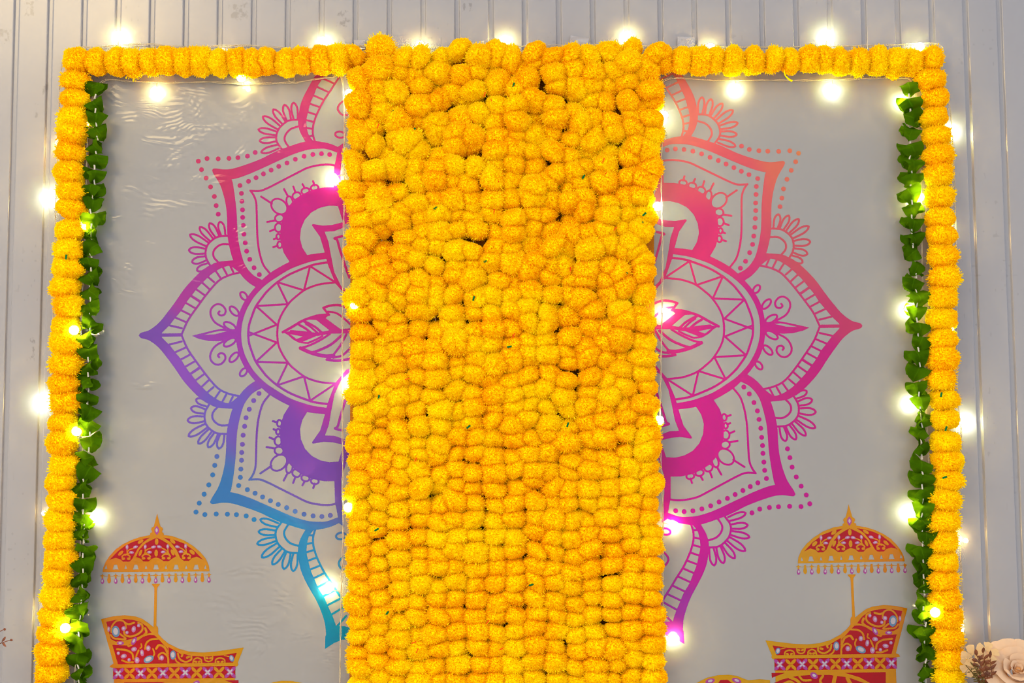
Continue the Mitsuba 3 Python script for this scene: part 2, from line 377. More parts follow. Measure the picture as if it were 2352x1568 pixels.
for c, a, b, an, s0, s1 in (((768, 650), 26, 36, 0, (790, 640), (838, 625)), ((785, 740), 22, 30, 0, (800, 725), (833, 712)), ((785, 840), 40, 48, 0, (822, 825), (878, 800)), ((780, 945), 48, 42, -15, (822, 920), (912, 903)),
                            ((785, 1075), 98, 74, 42, (866, 1108), (987, 1185)), ((672, 1128), 34, 62, -12, (690, 1185), (737, 1268)), ((598, 1192), 46, 40, -30, (610, 1230), (636, 1297)), ((502, 1248), 44, 34, -15, (510, 1280), (536, 1325)), ((402, 1284), 42, 32, -10, (405, 1310), (420, 1358))):
    e = ell((0, 0), a * S, b * S, an)
    quad.append(affinity.translate(e.boundary.buffer(LW * 0.46), *zB(c)[0]))
    quad.append(stroke(zB(s0, s1), smooth=False))
# fan of loops beside it, and the second one below
quad.append(stroke(zB((1425, 450), (1480, 510), (1490, 570), (1460, 620), (1400, 655), (1310, 655))))
quad.append(stroke(zB((1515, 415), (1560, 490), (1575, 560), (1560, 640), (1510, 700), (1440, 740), (1335, 750))))
for b, t, hw in (((1545, 425), (1660, 368), 32), ((1575, 500), (1718, 460), 35), ((1580, 580), (1758, 592), 38), ((1560, 655), (1752, 762), 34), ((1520, 710), (1648, 845), 31), ((1455, 745), (1542, 888), 32), ((1388, 755), (1430, 905), 34)):
    quad.append(loop_petal(*zB(b, t), hw * S))
quad.append(stroke(zC((695, 280), (745, 360), (735, 430), (680, 490), (590, 522))))
quad.append(stroke(zC((775, 262), (830, 340), (840, 410), (815, 490), (750, 560), (690, 590), (590, 597))))
for b, t, hw in (((818, 290), (1000, 225), 31), ((842, 372), (1022, 355), 32), ((845, 440), (1040, 485), 31), ((815, 505), (995, 632), 34), ((760, 560), (882, 712), 32), ((705, 590), (760, 765), 34), ((630, 605), (660, 790), 34)):
    quad.append(loop_petal(*zC(b, t), hw * S))
# lower petal with its ladder border
quad.append(band(zC((505, 330), (570, 440), (600, 540), (600, 640), (580, 770), (540, 880), (480, 1000), (420, 1110), (370, 1230), (335, 1350), (325, 1430), (322, 1552), (338, 1632)),
                 zC((420, 345), (480, 420), (505, 520), (510, 600), (490, 700), (470, 790), (430, 890), (390, 990), (330, 1090), (290, 1190), (250, 1280), (215, 1400), (230, 1500), (300, 1610))))
quad.append(poly(zC((230, 1395), (120, 1400), (40, 1430), (-60, 1480), (-60, 1640), (40, 1545), (150, 1545), (240, 1580), (338, 1640), (330, 1500))))
quad.append(stroke(zC((410, 345), (435, 430), (435, 520), (410, 620), (370, 720), (320, 820), (250, 930), (190, 1030), (115, 1150), (60, 1260))))
for a, b in (((435, 412), (490, 405)), ((437, 490), (510, 503)), ((432, 570), (512, 592)), ((405, 652), (503, 685)), ((365, 738), (475, 778)), ((330, 825), (450, 878)), ((275, 912), (405, 973)), ((210, 1008), (345, 1073)), ((160, 1102), (305, 1172)), ((105, 1185), (262, 1273)), ((100, 1290), (215, 1415))):
    quad.append(stroke(zC(a, b), smooth=False))
quad.append(affinity.translate(ell((0, 0), 52 * S, 34 * S, 10).boundary.buffer(LW / 2), *zC((135, 425))[0]))
quad.append(stroke(zC((60, 650), (120, 655), (165, 715), (140, 780), (70, 820), (0, 800), (-20, 730), (30, 700), (60, 730))))

flip_v, flip_u = (lambda g: affinity.scale(g, 1, -1, origin=(0, 0))), (lambda g: affinity.scale(g, -1, 1, origin=(0, 0)))
right = unary_union(quad)
right = unary_union([right, flip_v(right), *both])
mandala = unary_union([right, flip_u(right)])
top_v = uv_of(1150, 120)[1]
mandala = mandala.intersection(Polygon([(-2, top_v + 0.002), (2, top_v + 0.002), (2, 2), (-2, 2)]))


def flat(shape, y, material):
    """Printed flat on the sheet, y in front of the wall."""
    v, f = trimesh.creation.triangulate_polygon(shape, engine='earcut')
    q = O2 + v[:, :1] * E1 + v[:, 1:2] * E2
    v = np.c_[q[:, 0], np.full(len(q), -y), q[:, 1]]
    n = np.cross(v[f[:, 1]] - v[f[:, 0]], v[f[:, 2]] - v[f[:, 0]])
    f = np.where(n[:, 1:2] > 0, f[:, ::-1], f)
    return mikit.ply(trimesh.Trimesh(v, f, process=False), material)


def pieces(shape):
    """The separate pieces of a shape, the largest first."""
    gs = [g.simplify(5e-5) for g in getattr(shape, 'geoms', [shape]) if g.geom_type == 'Polygon' and g.area > 4e-7]
    return sorted((g for g in gs if g.is_valid and g.area > 2e-7), key=lambda g: -g.area)


banner = thing('printed_banner', 'large white plastic sheet printed with pink and blue mandala halves and two gold parasols', 'banner')
p4 = [(uv_of(152, 118)), (uv_of(2152, 112)), (uv_of(2196, 1640)), (uv_of(102, 1650))]
sheet = trimesh.creation.extrude_polygon(Polygon(p4), 0.0006, engine='earcut')
q = sheet.vertices
sv = np.c_[(O2 + q[:, :1] * E1 + q[:, 1:2] * E2), q[:, 2]]
part(banner, 'sheet', mikit.ply(trimesh.Trimesh(np.c_[sv[:, 0], -BD + sv[:, 2], sv[:, 1]], sheet.faces, process=False), 'flex_white'))
L1 = BD + 0.0003
halves = pieces(mandala)
for side in (-1, 1):
    mine = [g for g in halves if g.centroid.x * side > 0]
    k = part(banner, 'mandala_half', flat(mine[0], L1, 'ink_gradient'))
    labels[k] = {'label': 'mandala half shaded from coral to magenta' if side > 0 else 'mandala half shaded from pink through purple to blue'}
    for g in mine[1:]:
        round_ = 4 * math.pi * g.area / g.length ** 2 > 0.9
        part(k, 'dot' if round_ else 'motif', flat(g, L1, 'ink_gradient'))

# parasols and howdahs, read on the left and mirrored to the right
PA = lambda *p: z_(*p, o=(220, 1170), s=8.4)
HO = lambda *p: z_(*p, o=(220, 1390), s=6.533)
HR = lambda *p: [np.array([-1, 1]) * q for q in z_(*p, o=(1580, 1390), s=4.612)]
sP, sH, sR = MM / 8.4, MM / 6.533, MM / 4.612

gold, red, gem, violet, crystal = [], [], [], [], []
gold.append(poly(PA((130, 1205), (140, 1130), (190, 1010), (270, 890), (380, 770), (520, 670), (680, 590), (850, 530), (1050, 490), (1050, 450), (1092, 430), (1065, 380), (1085, 340), (1120, 325), (1145, 230), (1185, 75), (1222, 230), (1250, 325), (1285, 345), (1300, 375), (1278, 430), (1310, 450), (1315, 490),
                    (1480, 510), (1700, 590), (1880, 700), (2020, 820), (2120, 940), (2180, 1070), (2197, 1190))))
redp = [poly(PA((260, 975), (420, 810), (560, 700), (720, 620), (900, 565), (1040, 540), (900, 640), (800, 770), (705, 950), (650, 1003), (530, 1003), (480, 960), (390, 930), (310, 950))),
        poly(PA((780, 910), (840, 770), (960, 650), (1080, 585), (1180, 540), (1280, 590), (1380, 650), (1480, 760), (1550, 900), (1480, 940), (1410, 993), (1310, 993), (1250, 950), (1165, 918), (1080, 945), (1020, 998), (920, 998), (870, 945))),
        poly(PA((1310, 540), (1480, 570), (1700, 650), (1900, 790), (2070, 965), (1950, 905), (1850, 935), (1800, 988), (1700, 988), (1630, 930), (1560, 770), (1450, 630)))]
pg = [ell(PA(c)[0], a * sP, b * sP, r) for c, a, b, r in (((865, 615), 62, 30, -32), ((482, 838), 62, 30, -42), ((1176, 615), 34, 62, 0), ((1167, 838), 34, 66, 0), ((862, 832), 28, 62, 22), ((1482, 825), 28, 62, -25), ((1485, 610), 62, 32, 38), ((1860, 818), 62, 34, 42))]
for x, y in ((585, 935), (975, 928), (1360, 925), (1750, 920)):
    t = np.linspace(200, 340, 12)
    pg.append(stroke(PA(*[(x + 82 * math.cos(math.radians(a)), y + 72 * math.sin(math.radians(a))) for a in t]), w=30 * sP, smooth=False))
    pg += [ell(PA((x - 52, y + 10))[0], 34 * sP, 26 * sP), ell(PA((x + 52, y + 10))[0], 34 * sP, 26 * sP)]
for pts in (((600, 760), (605, 850), (570, 880)), ((750, 740), (640, 780), (600, 860)), ((690, 830), (610, 850)), ((955, 750), (950, 830), (930, 870)), ((1100, 730), (990, 770), (930, 860)), ((1020, 820), (960, 840)),
            ((1240, 720), (1350, 780), (1420, 860)), ((1390, 750), (1400, 830)), ((1310, 820), (1390, 840)), ((1590, 720), (1690, 770), (1770, 870)), ((1740, 750), (1750, 830)), ((1650, 815), (1730, 840))):
    pg.append(stroke(PA(*pts), w=22 * sP))
pg = unary_union(pg)
red += [unary_union(redp).difference(pg)]
for c, a, b, r in (((605, 722), 28, 46, 0), ((768, 720), 48, 28, -15), ((690, 825), 46, 26, 8), ((955, 715), 28, 42, 10), ((1115, 720), 48, 28, -12), ((1038, 820), 46, 26, 5), ((1225, 715), 48, 28, 12), ((1390, 710), 28, 42, -5), ((1300, 815), 46, 26, -4), ((1575, 715), 46, 28, 10), ((1735, 705), 28, 46, 0), ((1645, 810), 46, 26, -5)):
    gem.append(ell(PA(c)[0], a * sP, b * sP, r))
violet.append(poly(PA((1180, 310), (1222, 370), (1222, 430), (1180, 492), (1138, 430), (1138, 370))))
white_holes = []
for i, x in enumerate((385, 775, 1165, 1552, 1940)):
    white_holes.append(poly(PA((x - 30, 1062), (x + 28, 1062), (x + 42, 1120), (x + 56, 1152), (x - 60, 1155), (x - 45, 1120))))
for x in (200, 580, 970, 1355, 1745, 2115):
    white_holes.append(poly(PA((x, 1065), (x + 26, 1142), (x - 28, 1145))))
for i in range(17):
    x, y = 130 + i * (2055 / 16), 1275 - i * 1.5
    if i % 2:
        gold.append(poly(PA((x - 20, y - 30), (x + 20, y - 30), (x + 22, y + 20), (x + 38, y + 85), (x + 28, y + 130), (x, y + 148), (x - 28, y + 130), (x - 38, y + 85), (x - 22, y + 20))))
    else:
        gold.append(poly(PA((x - 48, y), (x - 12, y - 14), (x, y - 46), (x + 12, y - 14), (x + 48, y), (x + 14, y + 16), (x + 20, y + 55), (x - 20, y + 55), (x - 14, y + 16))))
        violet.append(poly(PA((x, y + 40), (x + 28, y + 85), (x + 34, y + 118), (x + 20, y + 150), (x, y + 160), (x - 20, y + 150), (x - 34, y + 118), (x - 28, y + 85))))
gold.append(stroke(PA((95, 1284), (2220, 1258)), w=8 * sP, smooth=False))
pole = poly(PA((1080, 1430), (1240, 1428), (1225, 1462), (1190, 1500), (1182, 1560), (1178, 1800), (1170, 2280), (1115, 2280), (1128, 1800), (1132, 1560), (1128, 1500), (1095, 1462)))
# howdah
body = poly(HO((80, 205), (250, 165), (430, 145), (600, 165), (700, 200), (800, 270), (868, 325), (865, 310), (925, 310), (938, 345), (938, 425), (1000, 495), (1090, 570), (1250, 650), (1400, 690), (1600, 706), (1800, 690), (2000, 662), (2222, 628), (2130, 860), (2142, 885), (2120, 912), (2095, 918),
               (2095, 1090), (2085, 1100), (2085, 1450), (270, 1470), (275, 1110), (258, 1100), (262, 935), (205, 925), (225, 895), (268, 872), (180, 560)))
strip = poly(HO((262, 938), (2095, 905), (2095, 1085), (262, 1105)))
panels = [poly(HO((158, 245), (300, 215), (430, 203), (560, 215), (680, 252), (765, 315), (838, 408), (700, 440), (620, 480), (480, 515), (380, 530), (300, 542), (225, 500), (215, 460))),
          poly(HO((250, 590), (480, 600), (640, 520), (720, 465), (800, 442), (880, 445), (950, 510), (1030, 600), (1078, 640), (1085, 870), (335, 882))),
          poly(HO((1092, 622), (1250, 710), (1450, 757), (1650, 767), (1900, 747), (2118, 708), (2060, 855), (1100, 870)))]
hg = []
for pts, w in ((((235, 400), (240, 320), (300, 240), (380, 222), (440, 260), (455, 340)), 26), (((440, 265), (500, 280), (575, 258)), 30), (((425, 385), (440, 440), (520, 465), (620, 435), (695, 370), (695, 290), (640, 262)), 30), (((225, 440), (270, 490), (340, 500), (450, 500), (370, 430)), 26),
               (((720, 450), (760, 400), (740, 340)), 34), (((565, 800), (545, 720), (460, 670), (320, 655)), 30), (((560, 850), (480, 852), (395, 822)), 28), (((600, 800), (615, 740), (645, 670)), 26), (((665, 640), (690, 620), (682, 575)), 22), (((742, 650), (760, 565), (830, 510), (940, 498)), 28),
               (((850, 790), (880, 720), (858, 650)), 24), (((1080, 720), (1030, 625), (950, 595), (908, 645)), 34), (((1090, 860), (1080, 770), (1010, 710), (945, 745), (955, 805)), 28), (((1190, 790), (1215, 840), (1260, 868)), 24), (((1232, 720), (1260, 800), (1350, 845), (1430, 810), (1435, 760)), 28),
               (((1260, 700), (1300, 730), (1290, 760)), 30), (((1400, 770), (1370, 780)), 34), (((1460, 860), (1475, 810), (1525, 785), (1580, 810), (1590, 860)), 22), (((1630, 770), (1645, 820), (1695, 840), (1745, 815), (1755, 770)), 22), (((1795, 860), (1805, 810), (1865, 785), (1930, 810), (1938, 860)), 22),
               (((1490, 840), (1510, 845)), 30), (((1545, 845), (1560, 840)), 30), (((1660, 785), (1680, 790)), 28), (((1715, 790), (1730, 785)), 28), (((1830, 840), (1845, 845)), 30), (((1890, 845), (1905, 840)), 30), (((1930, 750), (2000, 765)), 14), (((480, 560), (490, 610), (540, 590)), 26)):
    hg.append(stroke(HO(*pts), w=w * sH, cap=1))
hg = unary_union(hg)
red += [unary_union(panels).difference(hg)]
crosses_g, crosses_v = [], []
for i in range(11):
    x, y = 340 + i * 167.8, 1022 - i * 2.2
    for sx in (-1, 1):
        for sy in (-1, 1):
            (crosses_g if i % 2 else crosses_v).append(ell(HO((x + sx * 40, y + sy * 42))[0], 52 * sH, (24 if i % 2 else 26) * sH, sx * sy * 45))
    if i % 2 == 0:
        pass
cg = unary_union(crosses_g)
red.append(strip.difference(cg).buffer(0))
violet += crosses_v
for c, a, b, r in (((420, 345), 34, 34, 0), ((570, 355), 32, 46, 10), ((645, 300), 25, 25, 0), ((470, 405), 23, 25, 0), ((195, 355), 20, 40, 0), ((575, 655), 42, 32, -10), ((790, 640), 32, 40, 0), ((695, 710), 28, 48, -10), ((340, 715), 25, 25, 0), ((420, 760), 45, 32, -15), ((500, 815), 25, 25, 0), ((620, 820), 36, 46, 0), ((990, 785), 33, 38, 0)):
    gem.append(ell(HO(c)[0], a * sH, b * sH, r))
for c, a, b, r in (((370, 565), 52, 28, 0), ((575, 533), 32, 62, 30)):
    violet.append(ell(HO(c)[0], a * sH, b * sH, r))
for c, a, b, r in (((302, 390), 58, 82, -8), ((795, 805), 78, 48, -25), ((1160, 742), 44, 66, 0), ((2040, 793), 34, 50, -20)):
    crystal.append(ell(HO(c)[0], a * sH, b * sH, r))
# elephant's back and the saddle cloth at the lower rim of the picture
gold.append(body)
back = poly(HR((60, 840), (90, 821), (200, 765), (320, 738), (430, 733), (520, 745), (640, 793), (760, 780), (870, 790), (870, 1050), (-40, 1050)))
gold.append(back)
cloth = unary_union([poly(HR((885, 715), (1030, 712), (890, 765))), poly(HR((1660, 712), (2095, 705), (2095, 1050), (2060, 1050), (1980, 850), (1820, 760))), poly(HR((890, 830), (1000, 782), (1150, 747), (1300, 735), (1500, 735), (1700, 762), (1890, 830), (1940, 1050), (890, 1050)))])
cg2 = unary_union([stroke(HR(*p), w=w * sR) for p, w in ((((1080, 760), (1150, 790), (1200, 840)), 30), (((1180, 750), (1220, 790), (1300, 790)), 22), (((1430, 745), (1400, 800), (1440, 860)), 26), (((1560, 745), (1540, 830)), 40), (((1690, 770), (1730, 850)), 40), (((1010, 830), (1080, 805), (1140, 840)), 24))])
red.append(cloth.difference(cg2))
red.append(poly(HR((300, 860), (320, 821), (345, 788), (420, 785), (480, 830), (520, 880))))
for c, a, b, r in (((1335, 742), 42, 30, -35), ((235, 800), 50, 26, 15), ((515, 795), 50, 24, -20)):
    violet.append(ell(HR(c)[0], a * sR, b * sR, r))

gold_u = unary_union(gold + [pole])
holes = unary_union(white_holes)
gems_all = unary_union(gem + violet + crystal)
red_u = unary_union(red).difference(gems_all)
gold_u = gold_u.difference(holes).difference(red_u).difference(gems_all)
violet_u, crystal_u = unary_union(violet), unary_union(crystal)
gem_u = unary_union(gem)
for side, tf in (('left', lambda g: g), ('right', flip_u)):
    gp = pieces(tf(gold_u))
    g = part(banner, 'parasol_and_howdah', flat(gp[0], L1 + 0.0002, 'ink_gold'))
    labels[g] = {'label': 'printed gold parasol over a curved gold elephant seat'}
    for q in gp[1:]:
        part(g, 'gold_ornament', flat(q, L1 + 0.0002, 'ink_gold'))
    for nm, sh, mt in (('red_panel', red_u, 'ink_red'), ('pale_gem', gem_u, 'ink_gem'), ('pink_gem', violet_u, 'ink_violet'), ('crystal', crystal_u, 'ink_crystal')):
        for q in pieces(tf(sh)):
            k = part(g, nm, flat(q, L1 + 0.0002, mt))
            if nm != 'red_panel':                              # the printed sparkle of the gem
                big = 0.62 if nm == 'crystal' else 0.5
                part(g, 'gem_sparkle', flat(affinity.translate(affinity.scale(q, big, big), -0.0003 if side == 'left' else 0.0003, -0.0004), L1 + 0.0004, 'ink_sparkle'))

# ------------------------------------------------------------------ marigolds
def flower_mesh(seed, n=1500, flat_=0.80, fringe=1.0):
    """A fluffy cloth pompom: many hundreds of narrow frayed petals round a thick rounded disc; unit radius, axis z (the string)."""
    r = np.random.default_rng(seed)
    i = np.arange(n) + 0.5
    ph, th = np.arccos(1 - 2 * i / n), np.pi * (1 + 5 ** 0.5) * i
    d = np.stack([np.cos(th) * np.sin(ph), np.sin(th) * np.sin(ph), np.cos(ph)], 1)
    d += r.normal(0, 0.06, d.shape)
    d /= np.linalg.norm(d, axis=1, keepdims=True)

    def reach(d):                                              # a slightly squarish oblate body, a little lumpy
        q = (np.hypot(d[:, 0], d[:, 1]) ** 2.25 + (np.abs(d[:, 2]) / flat_) ** 2.25) ** (-1 / 2.25)
        return q * (0.86 + 0.26 * meshkit.noise(d * 1.9 + seed, seed) + 0.09 * meshkit.noise(d * 6 + seed, seed + 1))
    core = trimesh.creation.icosphere(subdivisions=3, radius=1.0)
    core.vertices *= 0.90 * reach(core.vertices)[:, None]
    L = reach(d)
    s = np.cross(d, r.normal(size=(n, 3))); s /= np.linalg.norm(s, axis=1, keepdims=True)
    t = np.cross(d, s)
    L = L * (1 + r.normal(0, 0.018, n)) * (1 + 0.12 * fringe * (r.random(n) < 0.07))
    w = r.uniform(0.019, 0.038, n)
    bx, by = r.normal(0, 0.10, (2, n))
    rows = []
    for q, ww in ((0.84, 0.7), (0.93, 1.0), (1.0, 0.8)):
        c = d * (L * q)[:, None] + s * (bx * (q - 0.8) * 1.2)[:, None] + t * (by * (q - 0.8) * 1.2)[:, None]
        fray = [d * (r.uniform(-0.018, 0.018, n) if q == 1.0 else np.zeros(n))[:, None] for _ in range(3)]
        rows += [c - s * (w * ww)[:, None] + fray[0], c + t * (w * 0.35)[:, None] + fray[1], c + s * (w * ww)[:, None] + fray[2]]
    v = np.stack(rows, 1).reshape(-1, 3)
    f = np.array([[b, b + 1, b + 4] for b in (0, 1, 3, 4)] + [[b, b + 4, b + 3] for b in (0, 1, 3, 4)])
    f = (f[None] + 9 * np.arange(n)[:, None, None]).reshape(-1, 3)
    return core, trimesh.Trimesh(v, f, process=False)


NV = 9
for i in range(NV):
    heart, petals = flower_mesh(100 + i, n=3300 + 150 * (i % 4), flat_=0.74 + 0.035 * (i % 4), fringe=0.4 + 0.3 * (i % 5))
    scene[f'marigold_shape_{i}'] = {'type': 'shapegroup', 'heart': mikit.ply(heart, 'marigold_heart', smooth=True), 'petals': mikit.ply(petals, 'marigold_petals')}


def rot_between(a):
    """A rotation that takes z to the unit vector a."""
    z = np.array([0, 0, 1.0])
    v, c = np.cross(z, a), float(a[2])
    if np.linalg.norm(v) < 1e-6:
        return np.eye(3) if c > 0 else np.diag([1, -1, -1.0])
    K = np.array([[0, -v[2], v[1]], [v[2], 0, -v[0]], [-v[1], v[0], 0]])
    return np.eye(3) + K + K @ K / (1 + c)


def put_flower(owner, p, axis, radius, squash=1.0, tilt=0.2):
    a = np.asarray(axis, float) + rng.normal(0, tilt, 3)
    a /= np.linalg.norm(a)
    R = rot_between(a)
    s = rng.uniform(0, 2 * math.pi)
    Rz = np.array([[math.cos(s), -math.sin(s), 0], [math.sin(s), math.cos(s), 0], [0, 0, 1]])
    m = np.eye(4)
    m[:3, :3] = R @ Rz @ np.diag([radius, radius, radius * squash])
    m[:3, 3] = p
    return part(owner, 'flower', {'type': 'instance', 'shapegroup': {'type': 'ref', 'id': f'marigold_shape_{rng.integers(NV)}'}, 'to_world': T(m.tolist())})


def along(path, pitch, d, y0=None):
    """Places every `pitch` photograph pixels along a path of photograph points, as (world point, world direction)."""
    c = curve(path, 12)
    s = np.r_[0, np.cumsum(np.linalg.norm(np.diff(c, axis=0), axis=1))]
    at = []
    x = 0.0
    while x < s[-1]:
        at.append(x)
        x += pitch * rng.uniform(0.9, 1.1)
    at = np.array(at)
    P = np.c_[np.interp(at, s, c[:, 0]), np.interp(at, s, c[:, 1])]
    Q = np.array([W(x, y, d) for x, y in P])
    t = np.gradient(Q, axis=0)
    return P, Q, t / np.linalg.norm(t, axis=1, keepdims=True)


def garland(label, path, pitch, d, radius, group=None, jitter=0.002):
    g = thing('marigold_garland', label, 'garland', group)
    P, Q, t = along(path, pitch, d)
    part(g, 'string', mikit.ply(tube(curve(Q[::3], 4), 0.0011), 'thread_white'))
    for q, a in zip(Q, t):
        put_flower(g, q + rng.normal(0, jitter, 3) * [1, 0.6, 0.6], a, radius * rng.uniform(0.93, 1.06), squash=rng.uniform(0.95, 1.15), tilt=0.16)
    return g


GB = 'marigold garlands framing the banner'
RB = 0.0265
garland('marigold garland hanging down the edge of the banner beside the wall with the brown sprig', [(178, 142), (170, 250), (165, 350), (163, 450), (157, 600), (153, 750), (152, 850), (150, 950), (146, 1050), (140, 1200), (133, 1350), (121, 1500), (113, 1600)], 44, 0.036, RB, GB)
garland('short marigold garland along the top edge between the sprig side corner and the flower curtain', [(222, 143), (320, 141), (440, 143), (560, 143), (660, 142), (740, 137), (812, 137)], 40.5, 0.036, RB * 0.97, GB)
garland('short marigold garland along the top edge between the flower curtain and the rose side corner', [(1522, 140), (1620, 139), (1730, 140), (1850, 139), (1960, 143), (2060, 143), (2138, 140)], 40.5, 0.036, RB * 0.97, GB)
garland('marigold garland hanging down the edge of the banner above the peach roses', [(2138, 182), (2147, 260), (2152, 340), (2155, 420), (2160, 500), (2166, 600), (2164, 700), (2165, 850), (2167, 950), (2176, 1030), (2172, 1130), (2165, 1230), (2165, 1330), (2174, 1430), (2181, 1540), (2182, 1610)], 45.5, 0.036, RB, GB)

cloth = [W(806, 124, 0.0092), W(1499, 124, 0.0092), W(1510, 1640, 0.0092), W(803, 1640, 0.0092)]
cx = trimesh.creation.extrude_polygon(Polygon([(q[0], q[2]) for q in cloth]), 0.001, engine='earcut')
scene['cloth_rust'] = {'type': 'twosided', 'b': {'type': 'diffuse', 'reflectance': mikit.proc(lambda p, n, uv: mix((0.36, 0.13, 0.010), (0.44, 0.18, 0.015), noise(p.x * 900, p.z * 900)))}}
bc = thing('backing_cloth', 'plain rust coloured cloth strip showing through the gaps of the marigold curtain', 'cloth')
scene[bc] = mikit.ply(trimesh.Trimesh(np.c_[cx.vertices[:, 0], -0.0092 - cx.vertices[:, 2], cx.vertices[:, 1]], cx.faces[:, ::-1], process=False), 'cloth_rust')

ORD = ['first', 'second', 'third', 'fourth', 'fifth', 'sixth', 'seventh', 'eighth', 'ninth', 'tenth', 'eleventh', 'twelfth', 'thirteenth', 'fourteenth', 'fifteenth', 'sixteenth']
NS = 16
left_edge = [(0, 800), (200, 800), (330, 790), (430, 790), (520, 803), (700, 797), (1000, 803), (1200, 797), (1400, 795), (1640, 788)]
right_edge = [(0, 1522), (200, 1524), (320, 1526), (420, 1512), (600, 1508), (900, 1504), (1000, 1512), (1200, 1518), (1400, 1526), (1640, 1534)]
ex = lambda e, y: np.interp(y, [a for a, _ in e], [b for _, b in e])
for s in range(NS):
    where = ('outermost marigold string of the flower curtain on the purple mandala side' if s == 0 else 'outermost marigold string of the flower curtain on the coral mandala side' if s == NS - 1 else
             f'{ORD[s]} marigold string of the flower curtain counted from its left edge' if s < 8 else f'{ORD[NS - 1 - s]} marigold string of the flower curtain counted from its right edge')
    g = thing('marigold_string', where, 'flower string', 'marigold strings of the middle curtain')
    y = 133 + rng.uniform(-8, 8) - (9 if s in (1, 5, 7, 13, 14) else 0)
    row, y_top = 0, 133 + rng.uniform(-9, 9)
    pts, knots = [], []
    wob = rng.uniform(0, 6)
    while y < 1625:
        fx = (s + 0.5) / NS
        xl, xr = ex(left_edge, y) + 10, ex(right_edge, y) - 9
        x = xl + (xr - xl) * fx + 3.5 * math.sin(y / 130 + wob)
        dense = np.clip((1150 - y) / 800, 0, 1)
        pts.append((x + rng.normal(0, 3.4 + 4.0 * dense), y, 0.0365 + rng.normal(0, 0.003 + 0.004 * dense)))
        row += 1
        y = y_top + row * 36.6 - 6 * fx + rng.normal(0, 3.2 + 4.5 * dense)
    Q = np.array([W(*p) for p in pts])
    part(g, 'string', mikit.ply(tube(Q * [1, 0, 1] + [0, -0.030, 0], 0.0010), 'thread_white'))
    for q, (x, yy, dd) in zip(Q, pts):
        dense = np.clip((1150 - yy) / 800, 0, 1)
        put_flower(g, q, [0, 0, 1], 0.0240 * rng.uniform(0.88, 1.14) * (1 + 0.07 * dense), squash=rng.uniform(0.80, 0.98) * (1 + 0.08 * dense), tilt=0.27 + 0.36 * dense)

# leaf snips and red threads caught between the flowers
STR = ['marigold_string'] + [f'marigold_string_{i:03d}' for i in range(1, NS)]


def owner_at(x, y):
    xl, xr = ex(left_edge, y), ex(right_edge, y)
    return STR[int(np.clip((x - xl) / (xr - xl) * NS, 0, NS - 1))]


snip = trimesh.creation.box(extents=(0.0032, 0.0008, 0.0085))
for x, y, a in ((1476, 514, 10), (1437, 625, -55), (1171, 540, 10), (1088, 685, 15), (900, 257, 40), (1180, 195, 15), (950, 297, 60), (1340, 406, 30), (870, 912, 8), (1076, 980, 50), (1116, 600, 70), (1170, 796, 80), (1304, 975, 20), (1000, 478, 60), (889, 1408, 40), (865, 1216, 60), (1220, 1343, 70), (1480, 492, 50)):
    k = part(owner_at(x, y), 'leaf_snip', {**mikit.ply(snip, 'scrap_green'), 'to_world': T().translate(W(x, y, 0.0615).tolist()).rotate([0, 1, 0], a).rotate([0, 0, 1], 25)})
    labels[k] = {'label': 'dark green leaf snip'}
thread_m = trimesh.creation.box(extents=(0.0013, 0.0008, 0.0085))
for x, y, a in ((1113, 217, 20), (1129, 232, -10), (1143, 420, 30), (1135, 485, 10), (1413, 525, 40), (1386, 368, 20), (1390, 400, 35), (1310, 618, 5), (935, 870, 80), (955, 1055, 30), (958, 1494, 25), (951, 1475, 70), (1151, 1490, 60), (1120, 1428, 40), (1180, 770, 20), (1468, 235, 30), (880, 675, 80), (868, 290, 20)):
    k = part(owner_at(x, y), 'red_thread', {**mikit.ply(thread_m, 'scrap_red'), 'to_world': T().translate(W(x, y, 0.0620).tolist()).rotate([0, 1, 0], a)})
    labels[k] = {'label': 'short red thread'}

for g, x, y, a in (('marigold_garland', 152, 590, 5), ('marigold_garland_003', 2162, 906, 12), ('marigold_garland_003', 2173, 984, 20), ('marigold_garland_003', 2170, 1096, 70)):
    k = part(g, 'leaf_snip', {**mikit.ply(snip, 'scrap_green'), 'to_world': T().translate(W(x, y, 0.0635).tolist()).rotate([0, 1, 0], a)})
    labels[k] = {'label': 'dark green leaf snip'}
for g, pts in (('marigold_garland_002', ((1801, 160), (1803, 172), (1812, 182), (1820, 186))), ('marigold_garland_003', ((2176, 362), (2188, 358), (2198, 357)))):
    c = curve([W(x, y, 0.045) for x, y in pts], 5)
    labels[part(g, 'loose_petal', mikit.ply(tube(c, np.linspace(0.0008, 0.0020, len(c)), 5), 'marigold_heart'))] = {'label': 'loose petal hanging out of the garland'}

